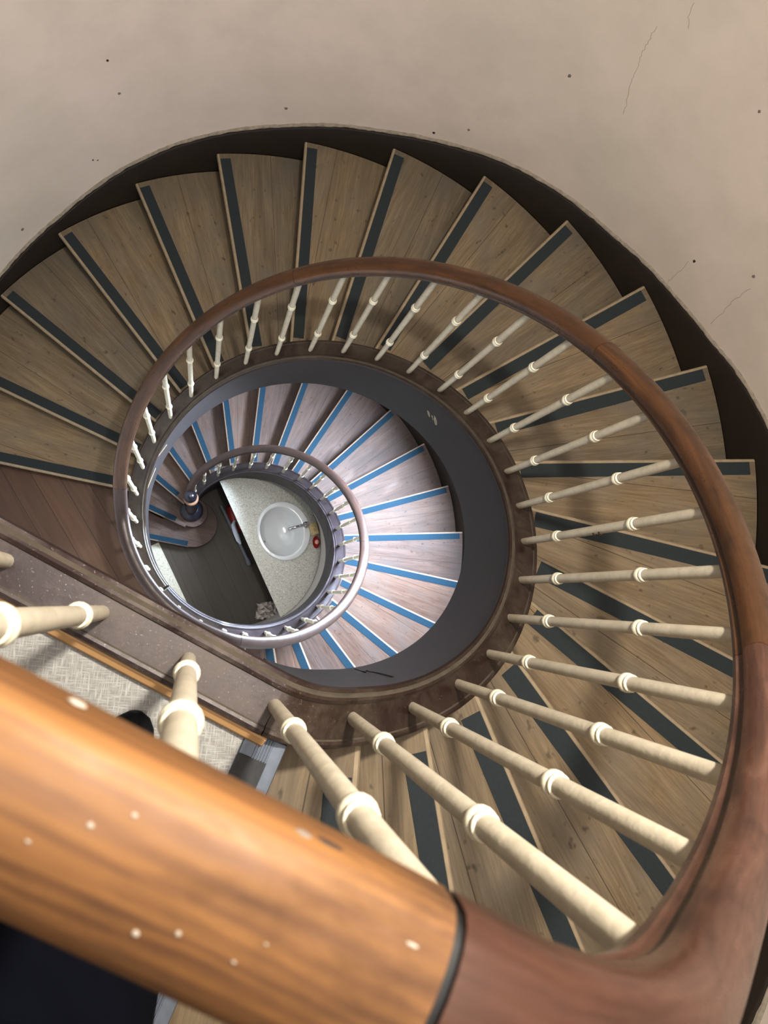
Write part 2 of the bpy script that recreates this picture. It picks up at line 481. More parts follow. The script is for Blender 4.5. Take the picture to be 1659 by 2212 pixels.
# skirting that climbs with the stair
SK = [(-125, .12), (-60, .12), (5, .115), (13, .115), (19, .11), (25, .08), (32, .075), (39, .085), (45, .085), (52, .115), (60, .13), (64, .13), (72, .115), (81, .10), (89, .115),
      (95, .115), (103, .14), (112, .158), (121, .145), (132, .095), (145, .095), (200, .10), (540, .10)]
def z_sk(p):
    base = zz(p, lambda q: z_str(q, 0.05)) - OFF
    if p > 500: base = max(base, -42 * RISE)
    return base + interp(SK, p)
sk_pts = []
p = a_w - 360
ph_list = [-206 + 2 * i for i in range(int((548 + 206) / 2))]
def sk_sweep(prof, mats=None):
    return sweep([(*pol(R_SKIRT, q), ZT + z_sk(q)) for q in ph_list], prof, mats=mats, zmin=0.0)
struct(obj('baseboard_stairwell', sk_sweep([(0, -0.62), (0, -0.006), (0.004, 0), (0.026, 0), (0.026, -0.62)]), M['skirt']), 'dark brown painted skirting climbing along the curved wall', 'baseboard')
rj = random.Random(3)
bm = sweep([(*pol(R_SKIRT + 0.016 + rj.uniform(-.003, .002), -206 + .7 * i), ZT + z_sk(-206 + .7 * i) + rj.uniform(-.002, .003)) for i in range(1070)],
           [(-.006, -.003), (-.003, .004), (.004, .007), (.012, .007), (.012, -.003)], zmin=0.0)
struct(obj('trim_1', bm, M['plaster_edge']), 'rough pale plaster edge along the top of the skirting', 'trim')

# ------------------------------------------------------------------ flights
def step_meshes(low):
    """one step in a frame whose x axis is the middle of the tread, z = top of the tread"""
    half = DT / 2; back = -half - 2.6       # local angles: front edge at +half
    ri, ro = 0.70, R_SKIRT - 0.004
    th = 0.036; e = 0.007
    bm = bmesh.new()
    # offsets of the front edge profile (distance forward, height)
    prof = [(-0.012, 0.0), (-0.004, -0.0012), (0.0, -0.006), (0.0, -th + 0.006), (-0.006, -th)]
    n = 8
    fdir = Vector((math.cos(R(half)), math.sin(R(half)), 0)); ff = Vector((-math.sin(R(half)), math.cos(R(half)), 0))
    inner_back = pol(ri, back); outer_arc = [pol(ro, half + (back - half) * i / n) for i in range(n + 1)]
    rows = []
    for d, z in prof:
        rows.append([bm.verts.new(fdir * r_ + ff * d + Vector((0, 0, z))) for r_ in (ri, ro)])
    for i, (a, b) in enumerate(zip(rows, rows[1:])):
        f = bm.faces.new((a[0], a[1], b[1], b[0])); f.material_index = 1
    top = [rows[0][0], rows[0][1]] + [bm.verts.new((v.x, v.y, 0)) for v in outer_arc[1:]] + [bm.verts.new((inner_back.x, inner_back.y, 0))]
    bot = [rows[-1][0], rows[-1][1]] + [bm.verts.new((v.x, v.y, -th)) for v in outer_arc[1:]] + [bm.verts.new((inner_back.x, inner_back.y, -th))]
    bm.faces.new(top); bm.faces.new(bot[::-1])
    m = len(top)
    for i in range(1, m):
        j = (i + 1) % m
        bm.faces.new((top[i], bot[i], bot[j], top[j]))
    bm.faces.new([rows[i][1] for i in range(len(prof))][::-1]) if False else None
    # close the two ends of the nosing profile
    for s in (0, 1):
        bm.faces.new([r_[s] for r_ in rows] if s else [r_[s] for r_ in rows][::-1])
    tread = bpy.data.meshes.new('stair_tread'); bmesh.ops.recalc_face_normals(bm, faces=bm.faces[:]); bm.to_mesh(tread); bm.free()
    tread.materials.append(M['tread_low' if low else 'tread']); tread.materials.append(M['nose_low' if low else 'nose'])
    # riser
    bm = bmesh.new()
    a0 = fdir * 0.70 - ff * 0.024; a1 = fdir * ro - ff * 0.024
    b0 = a0 - ff * 0.02; b1 = a1 - ff * 0.02
    prism([(a0.x, a0.y), (a1.x, a1.y), (b1.x, b1.y), (b0.x, b0.y)], -RISE, -th, bm)
    riser = bpy.data.meshes.new('riser'); bm.to_mesh(riser); bm.free(); riser.materials.append(M['riser'])
    # anti-slip strip, let 1 mm proud of the tread
    bm = bmesh.new()
    f0 = 0.014 if not low else 0.012; w = 0.052 if not low else 0.050
    r0, r1 = 0.805, (ro - 0.028)
    q = [fdir * r0 - ff * f0, fdir * r1 - ff * f0, fdir * r1 - ff * (f0 + w), fdir * r0 - ff * (f0 + w)]
    prism([(v.x, v.y) for v in q], -0.001, 0.0016, bm)
    strip = bpy.data.meshes.new('anti_slip_strip'); bm.to_mesh(strip); bm.free(); strip.materials.append(M['strip_low' if low else 'strip'])
    return tread, riser, strip

TW_U = {1: 0, 2: 0, 3: 0, 4: 0, 5: .5, 6: -.5, 7: -.6, 8: -.1, 9: 0, 10: .15, 11: .8, 12: .7, 13: 1.0, 14: .55, 15: .3, 16: -.1, 17: .5, 18: .1}
TW_L = {3: -.7, 4: .3, 5: 0, 6: 0, 7: -.5, 8: -.55, 9: -.9, 10: -1.0, 11: -1.2, 12: -1.25, 13: -1.4, 14: -1.7, 15: -2.2, 16: -1.9, 17: -1.4, 18: -1.2, 19: -.3, 20: 1.5}

STR_PROF = [(.050, -.42), (.050, .026), (.047, .034), (.041, .038), (.036, .036), (.034, .030), (-.024, .030), (-.026, .035), (-.032, .039), (-.037, .036),
            (-.040, .028), (-.044, .030), (-.050, .026), (-.053, .016), (-.050, .006), (-.043, .000), (-.042, -.012), (-.042, -.42)]
STR_PROF = [(u, w - 0.030) for u, w in STR_PROF]          # flat top at w = 0
STR_MATS = [0, 0, 0, 0, 2, 0, 2, 0, 0, 2, 2, 0, 0, 0, 0, 0, 1, 0]
PATH = build_path()

def flight(name, label, low, p0, p1):
    root = empty(name, (0, 0, ZT - (STOREY if low else 0)))
    tag(root, label, 'staircase')
    tm, rm, sm = step_meshes(low)
    for k_ in range(1, 21):
        t = bpy.data.objects.new('step', tm); COL.objects.link(t); t.parent = root
        tw = (TW_L if low else TW_U).get(k_, 0)
        t.location = (0, 0, -RISE * k_); t.rotation_euler = (0, 0, R(T0 + DT * (k_ - .5) + tw))
        if low and k_ >= 19:
            t.rotation_euler = (0, 0, R(T0 + DT * (k_ - .5)))
            a_ = T0 + DT * k_ + 90; d_ = .062 if k_ == 20 else .012
            t.location = (d_ * math.cos(R(a_)), d_ * math.sin(R(a_)), -RISE * k_)
        for nm, me in (('riser', rm), ('anti_slip_strip', sm if not (low and k_ >= 19) else long_strip(.69 if k_ == 19 else .50))):
            c = bpy.data.objects.new(nm, me); COL.objects.link(c); c.parent = t
        if k_ in (19, 20) and low: curtail(t, k_)
        if k_ == 9 and not low:
            o = obj('metal_cap', lathe([(.017, 0), (.017, .002), (.012, .0035), (.004, .0025)], 20), M['groove'], t); o.location = (1.6655, .0243, 0)
    # closed string
    pts = [(x, y, zz(p) + (STOREY if low else 0)) for x, y, p in PATH if p0 <= p <= p1]
    if low:
        obj('string', sweep(pts, STR_PROF, mats=STR_MATS, zmin=-STOREY + 0.001), [M['string_low'], M['face'], M['groove_low']], root, angle=30)
    else:
        a = [q for q in PATH if q[2] <= -108]; b = [q for q in PATH if q[2] >= -108.01 and q[2] <= p1]
        ia = len(a)
        allp = pts
        obj('landing_string', sweep(allp[:ia + 1], [(u, max(w, -0.34)) for u, w in STR_PROF], mats=STR_MATS), [M['string_top'], M['face'], M['groove']], root, angle=30)
        obj('string', sweep(allp[ia:], STR_PROF, mats=STR_MATS), [M['string'], M['face'], M['groove']], root, angle=30)
    # plaster underside
    q0, q1 = (PH_B + 2, PH_B + 20 * DT - 12) if low else (T0 + 2, PH_A - DT)
    bm = bmesh.new(); prev = None
    q = q0
    while q < q1:
        z = nose_line(q) - 0.36 + (STOREY if low else 0)
        a = bm.verts.new((*pol(r_of(q) - .03, q), z)); b = bm.verts.new((*pol(R_SKIRT + .01, q), z))
        if prev: bm.faces.new((prev[0], prev[1], b, a))
        prev = (a, b); q += 3
    obj('underside', bm, M['soffit'], root)
    return root

def long_strip(r0):
    fd = Vector((math.cos(R(DT / 2)), math.sin(R(DT / 2)))); ff = Vector((-fd.y, fd.x))
    bm = bmesh.new()
    prism([tuple(fd * r_ - ff * o_) for r_, o_ in ((r0, .012), (R_SKIRT - .03, .012), (R_SKIRT - .03, .062), (r0, .062))], -.001, .0018, bm)
    me = bpy.data.meshes.new('anti_slip_strip'); bm.to_mesh(me); bm.free(); me.materials.append(M['strip_low'])
    return me
def curtail(t, k_):
    """rounded end of the two bottom steps, in the step's own frame"""
    c, rad = ((Vector((-.487, .338)), .155) if k_ == 19 else (Vector((-.465, .235)), .250))
    inv = Matrix.Rotation(-t.rotation_euler[2], 2)
    c = inv @ (c - Vector(t.location[:2]))
    bm = bmesh.new()
    lathe([(rad - .006, -.036), (rad, -.03), (rad, -.006), (rad - .005, 0)], 40, bm, (c.x, c.y))
    fr = Vector((math.cos(R(DT / 2)), math.sin(R(DT / 2)))); ff = Vector((-fr.y, fr.x))
    s = c.dot(fr)
    q = [fr * s, fr * 0.80, fr * 0.80 - ff * rad * 1.2, c - ff * rad * .9]
    prism([tuple(v) for v in q], -.036, 0.0002, bm)
    o = obj('rounded_end', bm, M['tread_low'], t)
    bm = lathe([(rad - .028, -RISE), (rad - .028, -.036)], 40, None, (c.x, c.y))
    q = [fr * s - ff * .028, fr * 0.80 - ff * .028, fr * 0.80 - ff * (rad * 1.2), c - ff * (rad * .8)]
    prism([tuple(v) for v in q], -RISE, -.036, bm)
    obj('riser', bm, M['riser'], t)

MID = (PH_A + PH_B) / 2
up_flight = flight('stair_flight', 'upper flight of the spiral staircase, worn oak treads with dark slate strips', False, -181, MID)
lo_flight = flight('stair_flight', 'lower flight of the spiral staircase, reddish treads with daylight-tinted strips', True, MID - .8, 506)

# ------------------------------------------------------------------ railing
RAIL_H = 0.940
def z_rail(p): return zz(p, lambda q: z_str(q, 0.030)) + RAIL_H
railing = empty('stair_railing', (0, 0, ZT))
tag(railing, 'continuous wooden handrail on slim cream balusters winding round the open stairwell', 'railing')
RAIL_PROF = []
for i in range(0, 13):
    a = math.pi * i / 12
    RAIL_PROF.append((.032 * math.cos(a), .004 + .022 * math.sin(a) ** 0.8))
RAIL_PROF += [(-.0325, -.004), (-.030, -.011), (-.024, -.014), (-.023, -.019), (-.025, -.024), (-.022, -.030), (.022, -.030), (.025, -.024), (.023, -.019), (.024, -.014), (.030, -.011), (.0325, -.004)]
RP = build_path(shift=0.013)
def rail_pts(a, b):
    return [(x, y, z_rail(p)) for x, y, p in RP if a <= p <= b]
SECT = [(-181, -121.4, 'rail_a'), (-121.4, -47.5, 'rail_b'), (-47.5, 20.5, 'rail_c'), (20.5, 98, 'rail_c'), (98, 182, 'rail_c'), (182, 262, 'rail_d'), (262, 289, 'rail_d'), (289, 356, 'rail_d'), (356, 497, 'rail_d')]
def resample(P, s0, s1):
    return P
def cut(P, first, last, gap):
    """shorten a polyline by a small gap at both ends"""
    P = [Vector(p) for p in P]
    if first:
        d = (P[1] - P[0]).normalized(); P[0] = P[0] + d * gap
    if last:
        d = (P[-2] - P[-1]).normalized(); P[-1] = P[-1] + d * gap
    return P
# finer list of points so that every section starts exactly where the last one ends
def rail_at(p):
    for (x0, y0, a), (x1, y1, b) in zip(RP, RP[1:]):
        if a <= p <= b:
            t = (p - a) / (b - a) if b > a else 0
            return (x0 + (x1 - x0) * t, y0 + (y1 - y0) * t, z_rail(p))
    x, y, a = RP[-1]
    return (x, y, z_rail(a))
NEWEL = Vector((-0.498, 0.352))
for i, (a, b, mk) in enumerate(SECT):
    P = [rail_at(a)] if i else []
    P += [(x, y, z_rail(p)) for x, y, p in RP if a + .3 < p < b - .3] + [rail_at(b)]
    if i == len(SECT) - 1:
        e = Vector(P[-1]); 
        tgt = Vector((NEWEL.x, NEWEL.y, e.z - 0.16))
        pr = Vector(P[-4]); d = (e - pr); d.normalize()
        c1 = e + d * 0.16
        for j in range(1, 11):
            u = j / 10
            q = (1 - u) ** 2 * e + 2 * u * (1 - u) * c1 + u * u * tgt
            P.append(tuple(q))
    g = 0.0030 if i in (0, 1) else 0.0006
    P = cut(P, i > 0, i < len(SECT) - 1, g if not (i == 1) else 0.0012)
    o = obj('handrail_section', sweep(P, RAIL_PROF, plumb=False), M[mk], railing, angle=35)
    if i == 0: o['label'] = 'straight honey-brown handrail length over the landing guard'
    if i == 1: o['label'] = 'dark red-brown curved handrail length after the open joint'
# dark filler in the open joint between the first two lengths
P = [rail_at(-121.7), rail_at(-121.1)]
obj('joint', sweep([Vector(P[0]), Vector(P[1])], [(u * .94, w * .94 - .0008) for u, w in RAIL_PROF], plumb=False), M['black'], railing)

# balusters
sh = lathe([(.0112, 0), (.0118, .2), (.0122, .62), (.0125, .95)], 14, None)
shaft = bpy.data.meshes.new('baluster'); sh.to_mesh(shaft); sh.free(); shaft.materials.append(M['cream'])
cb = lathe([(.0112, -.013), (.0150, -.0125), (.0166, -.009), (.0170, -.004), (.0164, .001), (.0146, .0035), (.0142, .0048), (.0152, .0062), (.0152, .0095), (.0140, .0115), (.0115, .012)], 18, None)
collar = bpy.data.meshes.new('collar'); cb.to_mesh(collar); cb.free(); collar.materials.append(M['collar'])
for me in (shaft, collar):
    me.polygons.foreach_set('use_smooth', [True] * len(me.polygons)); me.set_sharp_from_angle(angle=R(50))
def baluster(x, y, zb, zr, xt=None):
    b = bpy.data.objects.new('baluster', shaft); COL.objects.link(b); b.parent = railing
    b.location = (x, y, zb - .004)
    L = zr - .026 - zb
    b.scale = (1, 1, (L + .006) / .95)
    if xt is not None:
        dv = Vector((xt[0] - x, xt[1] - y, L)); b.rotation_euler = dv.to_track_quat('Z', 'Y').to_euler()
    for h in (.240, .632):
        c = bpy.data.objects.new('collar', collar); COL.objects.link(c); c.parent = b
        c.location = (0, 0, h * .95 / (L + .006)); c.scale = (1, 1, .95 / (L + .006))
    return b
lnB = []
for q in ((-.177, -.656), (-.316, -.594), (-.451, -.536), (-.593, -.472), (-.732, -.411), (-.872, -.349)):
    v = Vector(q); n_ = Vector((-L_DIR.y, L_DIR.x))
    d = (v - L_PT).dot(n_); v = v - n_ * d
    t_ = v + n_ * 0.010
    lnB.append(baluster(v.x, v.y, 0.038, z_rail(-150), (t_.x, t_.y)))
UB = [-92.3, -79.5, -66.9, -55.2, -43.3, -31.5, -19.6, -8.3, 3.3, 14.7, 26.6, 38.1, 50.2, 61.8, 73.6, 85.0, 96.8, 108.2, 120.0, 131.3, 142.4, 153.7, 164.9, 176.0]
LB = [187.7, 199.3, 210.7, 222.4, 234.1, 246.1, 258.1, 268.6, 280.8, 292.6, 303.8, 316.2, 327.5, 338.5, 349.3, 360.3, 371.5, 382.7, 394.2, 404.6, 414.9, 426.8, 438.6, 450.1, 461.5, 473.0, 484.6, 494.5]
for p in UB + LB:
    q = pol(r_of(p), p)
    b = baluster(q.x, q.y, z_str(p), z_rail(p))
    if p in (-19.6,):
        # chipped paint on this one
        for hh, s in ((.47, 1.0), (.50, 1.3)):
            bmc = bmesh.new()
            for aa in range(3):
                a_ = R(150 + aa * 22)
            tube([(math.cos(R(a)) * .0119, math.sin(R(a)) * .0119, hh + .003 * math.sin(a)) for a in (225, 245, 265, 285)], [.001, .0055 * s, .005 * s, .001], 6, bmc)
            obj('paint_chip', bmc, M['chip'], b)

# newel post at the foot of the stair
zn = 2 * RISE
newel = empty('newel_post', (NEWEL.x, NEWEL.y, zn))
tag(newel, 'dark turned newel post with a glossy ball on top, at the foot of the stair', 'post')
zr = ZT + z_rail(497) - .16 - zn
obj('shaft', lathe([(.05, .0), (.05, .14), (.042, .16), (.055, .20), (.06, .26), (.045, .36), (.036, .60), (.034, zr - .16), (.05, zr - .10), (.052, zr - .03)], 28), M['newel'], newel)
obj('base', lathe([(.115, 0), (.118, .02), (.112, .045), (.095, .055), (.105, .075), (.100, .10), (.075, .115), (.05, .13)], 32), M['newel'], newel)
o = obj('cap', lathe([(.045, zr - .03), (.064, zr - .02), (.066, zr + .018), (.060, zr + .028), (.03, zr + .034)], 32, None, (.008, -.010)), M['bare'], newel); o['label'] = 'bare wood disc under the ball'
bm = bmesh.new(); bmesh.ops.create_uvsphere(bm, u_segments=32, v_segments=20, radius=.060)
bmesh.ops.translate(bm, vec=(0, 0, zr + .085), verts=bm.verts[:]); obj('ball', bm, M['newel'], newel)

# ------------------------------------------------------------------ upper landing trim and nosing
pa = line_hit(R_SKIRT, 0.058); pb = L_PT + nrmL * 0.058 + L_DIR * 0.03
bm = sweep([(pa.x, pa.y, ZT), (pb.x, pb.y, ZT)], [(-.010, 0), (-.010, .026), (-.004, .025), (.006, .016), (.010, .004), (.010, 0)])
struct(obj('trim_2', bm, M['pine'], smooth=False), 'strip of new pale pine along the landing string', 'trim')
nos = empty('stair_nosing', (NP0.x, NP0.y, ZT), math.atan2(NDIR.y, NDIR.x))
tag(nos, 'ribbed grey aluminium nosing with a black grip pad at the edge of the upper landing', 'stair nosing')
LN = nt - .01
prof = [(0, -.04), (0.004, -.04), (0.004, -.002), (.002, .003), (-.006, .0045), (-.016, .004)]
for i in range(6):
    x0 = -.018 - i * .0045
    prof += [(x0, .0042), (x0 - .001, .0062), (x0 - .0026, .0062), (x0 - .0034, .0042)]
prof += [(-.048, .004), (-.064, .0025), (-.066, -.002), (0, -.002)]
bm = bmesh.new()
# local x along the edge, local y towards the stair (positive = down the stair)
A = [bm.verts.new((0, u, w)) for u, w in prof]; B = [bm.verts.new((LN, u, w)) for u, w in prof]
for i in range(len(prof)):
    j = (i + 1) % len(prof); bm.faces.new((A[i], A[j], B[j], B[i]))
bm.faces.new(A[::-1]); bm.faces.new(B)
obj('aluminium_strip', bm, M['alu'], nos, angle=25)
bm = bmesh.new(); rbox(bm, .17, -.041, .0052, .27, .048, .0036, 0, .001)
obj('grip_pad', bm, M['grip'], nos)

# ------------------------------------------------------------------ ground floor
wall_low = []
bm = bmesh.new(); prev = None
p = 285
while p < 480:
    zt = ZT + nose_line(p) - 0.37
    q0, q1 = pol(.815, p), pol(.845, p)
    cur = [bm.verts.new((*q0, 0)), bm.verts.new((*q0, zt)), bm.verts.new((*q1, zt)), bm.verts.new((*q1, 0))]
    if prev:
        for i in range(4):
            j = (i + 1) % 4; bm.faces.new((prev[i], prev[j], cur[j], cur[i]))
    else: bm.faces.new(cur)
    prev = cur; p += 3
bm.faces.new(prev[::-1])
struct(obj('wall_under_stair', bm, M['wall_low']), 'pale grey curved wall closing the space under the lower flight', 'wall')

CZ = 0.85
CA, CB = Vector((-.265, .638)), Vector((.428, -.546)); cd = (CB - CA).normalized()
def chord(rad, s):
    b = CA.dot(cd); c = CA.dot(CA) - rad * rad
    return CA + cd * (-b + s * math.sqrt(b * b - c))
rc = .812
e0, e1 = chord(rc, -1), chord(rc, 1)
a0 = math.degrees(math.atan2(e1.y, e1.x)); a1 = math.degrees(math.atan2(e0.y, e0.x))
outline = [tuple(e0), tuple(e1)] + ring_arc(rc, a0, a1, 4)[1:-1]
SC = Vector((.425, .205)); SAX = R(22)
sa, sb_ = .262, .298          # half sizes along and across the tap axis
def ell(k, z, sh=0.0, seg=48):
    out = []
    for i in range(seg):
        t = 2 * math.pi * i / seg
        x, y = k[0] * math.cos(t) + sh, k[1] * math.sin(t)
        out.append((SC.x + x * math.cos(SAX) - y * math.sin(SAX), SC.y + x * math.sin(SAX) + y * math.cos(SAX), z))
    return out
bm = bmesh.new()
loops = []
for z in (CZ, CZ - .035):
    o_ = [bm.verts.new((x, y, z)) for x, y in outline]; h_ = [bm.verts.new((x, y, z)) for x, y, _ in ell((sa - .03, sb_ - .03), z)]
    es = []
    for L_ in (o_, h_):
        for i in range(len(L_)): es.append(bm.edges.new((L_[i], L_[(i + 1) % len(L_)])))
    bmesh.ops.triangle_fill(bm, edges=es, use_beauty=True)
    loops.append((o_, h_))
for w in (0, 1):
    a, b = loops[0][w], loops[1][w]
    for i in range(len(a)):
        j = (i + 1) % len(a); bm.faces.new((a[i], a[j], b[j], b[i]))
counter = tag(obj('counter', bm, M['counter'], smooth=False), 'speckled pale half-round counter at the bottom of the stairwell holding the washbasin', 'counter')
# panel: black sheet added for the shade in the open space below
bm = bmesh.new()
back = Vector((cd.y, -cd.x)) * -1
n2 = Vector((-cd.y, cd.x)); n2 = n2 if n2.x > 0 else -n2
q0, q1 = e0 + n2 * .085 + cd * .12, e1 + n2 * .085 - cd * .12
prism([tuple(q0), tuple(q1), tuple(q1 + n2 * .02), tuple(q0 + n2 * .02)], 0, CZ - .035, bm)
obj('dark_void_sheet', bm, M['black'], counter)

basin = empty('washbasin', (0, 0, 0)); tag(basin, 'oval white ceramic washbasin set into the speckled counter', 'washbasin')
rows = [ell((sa, sb_), CZ + .002), ell((sa + .002, sb_ + .002), CZ + .012), ell((sa - .006, sb_ - .006), CZ + .022), ell((sa - .03, sb_ - .03), CZ + .024, -.004),
        ell((.217, .251), CZ + .021, -.020), ell((.208, .243), CZ + .004, -.024), ell((.186, .222), CZ - .06, -.028), ell((.155, .185), CZ - .115, -.028), ell((.10, .12), CZ - .14, -.02), ell((.03, .03), CZ - .147, -.01)]
bm = bmesh.new(); V = [[bm.verts.new(v) for v in r_] for r_ in rows]
for a, b in zip(V, V[1:]):
    for i in range(48): bm.faces.new((a[i], a[(i + 1) % 48], b[(i + 1) % 48], b[i]))
bm.faces.new(V[-1])
obj('bowl', bm, M['ceramic'], basin, angle=38)
ax = Vector((math.cos(SAX), math.sin(SAX)))
ov = SC - ax * .207 + Vector((-ax.y, ax.x)) * -.05
bm = bmesh.new(); rbox(bm, ov.x, ov.y, CZ - .035, .006, .022, .008, SAX + .2, .002); obj('overflow', bm, M['black'], basin)

tap = empty('tap', (0, 0, 0)); tag(tap, 'chrome basin tap with a lever at the back of the washbasin', 'tap')
tb = SC + ax * .225
obj('base', lathe([(.032, CZ + .020), (.032, CZ + .03), (.026, CZ + .035), (.024, CZ + .10), (.027, CZ + .125), (.015, CZ + .135)], 24, None, tuple(tb)), M['chrome'], tap)
sp = [(*(tb - ax * d), CZ + z) for d, z in ((0.01, .07), (.05, .10), (.10, .115), (.15, .11), (.175, .09), (.18, .075))]
obj('spout', tube(sp, [.016, .014, .0135, .015, .016, .014], 14), M['chrome'], tap)
lv = [(*(tb - ax * d + Vector((-ax.y, ax.x)) * 0.0), CZ + z) for d, z in ((-.01, .135), (.03, .15), (.08, .165))]
obj('lever', tube(lv, [.012, .010, .013], 12), M['chrome'], tap)

bm = bmesh.new(); rbox(bm, .715, .255, CZ + .045, .085, .120, .036, R(22), .006)
tag(obj('sponge', bm, M['sponge']), 'yellowish sponge lying behind the tap on the basin rim', 'sponge').location = (0, 0, 0)
bm = bmesh.new()
lathe([(.030, CZ + .0), (.042, CZ + .008), (.050, CZ + .022), (.047, CZ + .024), (.036, CZ + .012), (.01, CZ + .009)], 28, bm, (0, 0), .72, 1.25)
dish = tag(obj('soap_dish', bm, M['red']), 'small red oval soap dish on the counter beside the sponge', 'soap dish'); dish.location = (.757, .128, 0); dish.rotation_euler = (0, 0, R(8))
bm = bmesh.new(); bmesh.ops.create_uvsphere(bm, u_segments=20, v_segments=12, radius=.022)
bmesh.ops.scale(bm, vec=(1, 1.1, .8), verts=bm.verts[:])
soap = tag(obj('soap', bm, M['pink']), 'small pink piece of soap in the red dish', 'soap'); soap.location = (.764, .130, CZ + .029)

# vinyl strip on the floor
va = Vector((-.86, -.02)); vd = Vector((.52, -.854))
vn = Vector((-vd.y, vd.x)) * -1
q = [Vector((-.805, .01)), Vector((-.805, .01)) + vd * .95, Vector((-.805, .01)) + vd * .95 + vn * .5, Vector((-.805, .01)) + vn * .5]
tag(obj('vinyl_mat', prism([tuple(v) for v in q], 0, .004), M['mat'], smooth=False), 'pale patterned vinyl strip on the dark floor below the bottom step', 'floor mat')

# things in the dark under the counter
t_pts = [(-.205, .475, .055), (-.12, .345, .045), (-.02, .19, .035), (.07, .05, .03), (.135, -.055, .028)]
tb_ = tube(t_pts + [(.150, -.08, .03), (.17, -.115, .03), (.182, -.135, .03)], [.022, .022, .021, .021, .021, .030, .034, .022], 16)
tag(obj('plastic_tube', tb_, M['grey_pl']), 'long grey plastic tube lying on the floor under the counter edge', 'tube')
can = empty('canister', (0, 0, 0)); tag(can, 'red plastic canister with a pale handle under the counter edge', 'canister')
obj('body', tube([(-.105, .50, .09), (-.10, .47, .09), (-.07, .42, .09), (-.01, .31, .09), (.03, .24, .09), (.045, .215, .09)], [.02, .055, .062, .062, .055, .02], 20), M['red'], can)
o = obj('handle', tube([(-.045, .315, .16), (-.052, .27, .175), (-.02, .19, .18), (.02, .115, .17), (.05, .08, .15)], [.016, .026, .028, .026, .012], 14), M['white_pl'], can); o['label'] = 'pale curved handle'
# crumpled paper
rb = random.Random(5)
bm = bmesh.new(); G = 12
gv = [[bm.verts.new((.30 + .30 * i / G + rb.uniform(-.012, .012), -.72 + .17 * j / G + .09 * i / G + rb.uniform(-.012, .012), .012 + .05 * abs(math.sin(i * 1.3 + j * .8)) + rb.uniform(0, .03))) for j in range(G + 1)] for i in range(G + 1)]
for i in range(G):
    for j in range(G): bm.faces.new((gv[i][j], gv[i + 1][j], gv[i + 1][j + 1], gv[i][j + 1]))
tag(obj('paper_bag', bm, M['bag'], smooth=False), 'crumpled pale paper bag on the floor below the counter corner', 'bag')

# ------------------------------------------------------------------ marks on the wall
def on_wall(x, y, z): return Vector((x, y, z))
for i, (a, z, s) in enumerate([(120.0, 5.344, 1), (119.2, 5.123, 1.1), (95.8, 4.960, 1.5), (124.7, 4.697, .8), (124.0, 4.682, .8), (138.4, 4.425, 1.4), (74.1, 5.131, 1.1), (69.9, 5.272, 1.0), (62.7, 5.863, 1.3), (35.1, 5.746, 1.0), (29.6, 5.987, 1.0), (44.3, 6.348, .9)]):
    q = pol(R_WALL - .0005, a)
    bm = bmesh.new(); bmesh.ops.create_icosphere(bm, subdivisions=2, radius=.0058 * s)
    for v in bm.verts: v.co *= 1 + random.uniform(-.3, .3)
    o = obj('wall_chip', bm, M['chip_grey'] if i % 3 else M['chip'], wall); o.location = (q.x, q.y, z); o.scale = (.25, 1, 1.2); o.rotation_euler = (0, 0, R(a))
ck = [(56.7, 6.391), (55.9, 6.36), (55.4, 6.33)]
for ck in ([(56.9, 6.42), (56.3, 6.37), (55.4, 6.335)], [(58.3, 6.262), (58.0, 6.22), (57.9, 6.178), (57.6, 6.15), (57.2, 6.104), (56.6, 6.04), (55.9, 5.988), (55.0, 5.928), (54.8, 5.89)],
           [(35.5, 5.72), (35.1, 5.66), (34.9, 5.58), (34.2, 5.50)], [(28.5, 5.95), (28.2, 5.84), (27.4, 5.76), (27.0, 5.66)]):
    P = []
    for (a, z), (a2, z2) in zip(ck, ck[1:]):
        for j in range(5):
            u = j / 5; P.append((*pol(R_WALL - .0003, a + (a2 - a) * u + random.uniform(-.12, .12)), z + (z2 - z) * u + random.uniform(-.005, .005)))
    obj('wall_crack', tube(P, .0009, 5), M['crack'], wall)
# paint loss and a crack on the inner face of the upper string
us = [c for c in up_flight.children if c.name.startswith('string')][0]
for a, z, s in ((33.7, -1.807, 1.0), (31.4, -1.79, .6), (30.0, -1.772, 1.3)):
    q = pol(r_of(a) - .0425, a)
    bm = bmesh.new(); bmesh.ops.create_icosphere(bm, subdivisions=2, radius=.014 * s)
    for v in bm.verts: v.co *= 1 + random.uniform(-.35, .35)
    o = obj('paint_loss', bm, M['plaster_edge'], us); o.location = (q.x, q.y, z); o.scale = (.12, 1.2, .7); o.rotation_euler = (R(35), 0, R(a))
P = []
for a, z in ((-83, -.60), (-82.2, -.52), (-81.4, -.555), (-80.2, -.50), (-79.8, -.47), (-78.9, -.40)):
    P.append((*pol(r_of(a) - .0423, a), z))
obj('crack', tube(P, .0022, 5), M['black'], us)
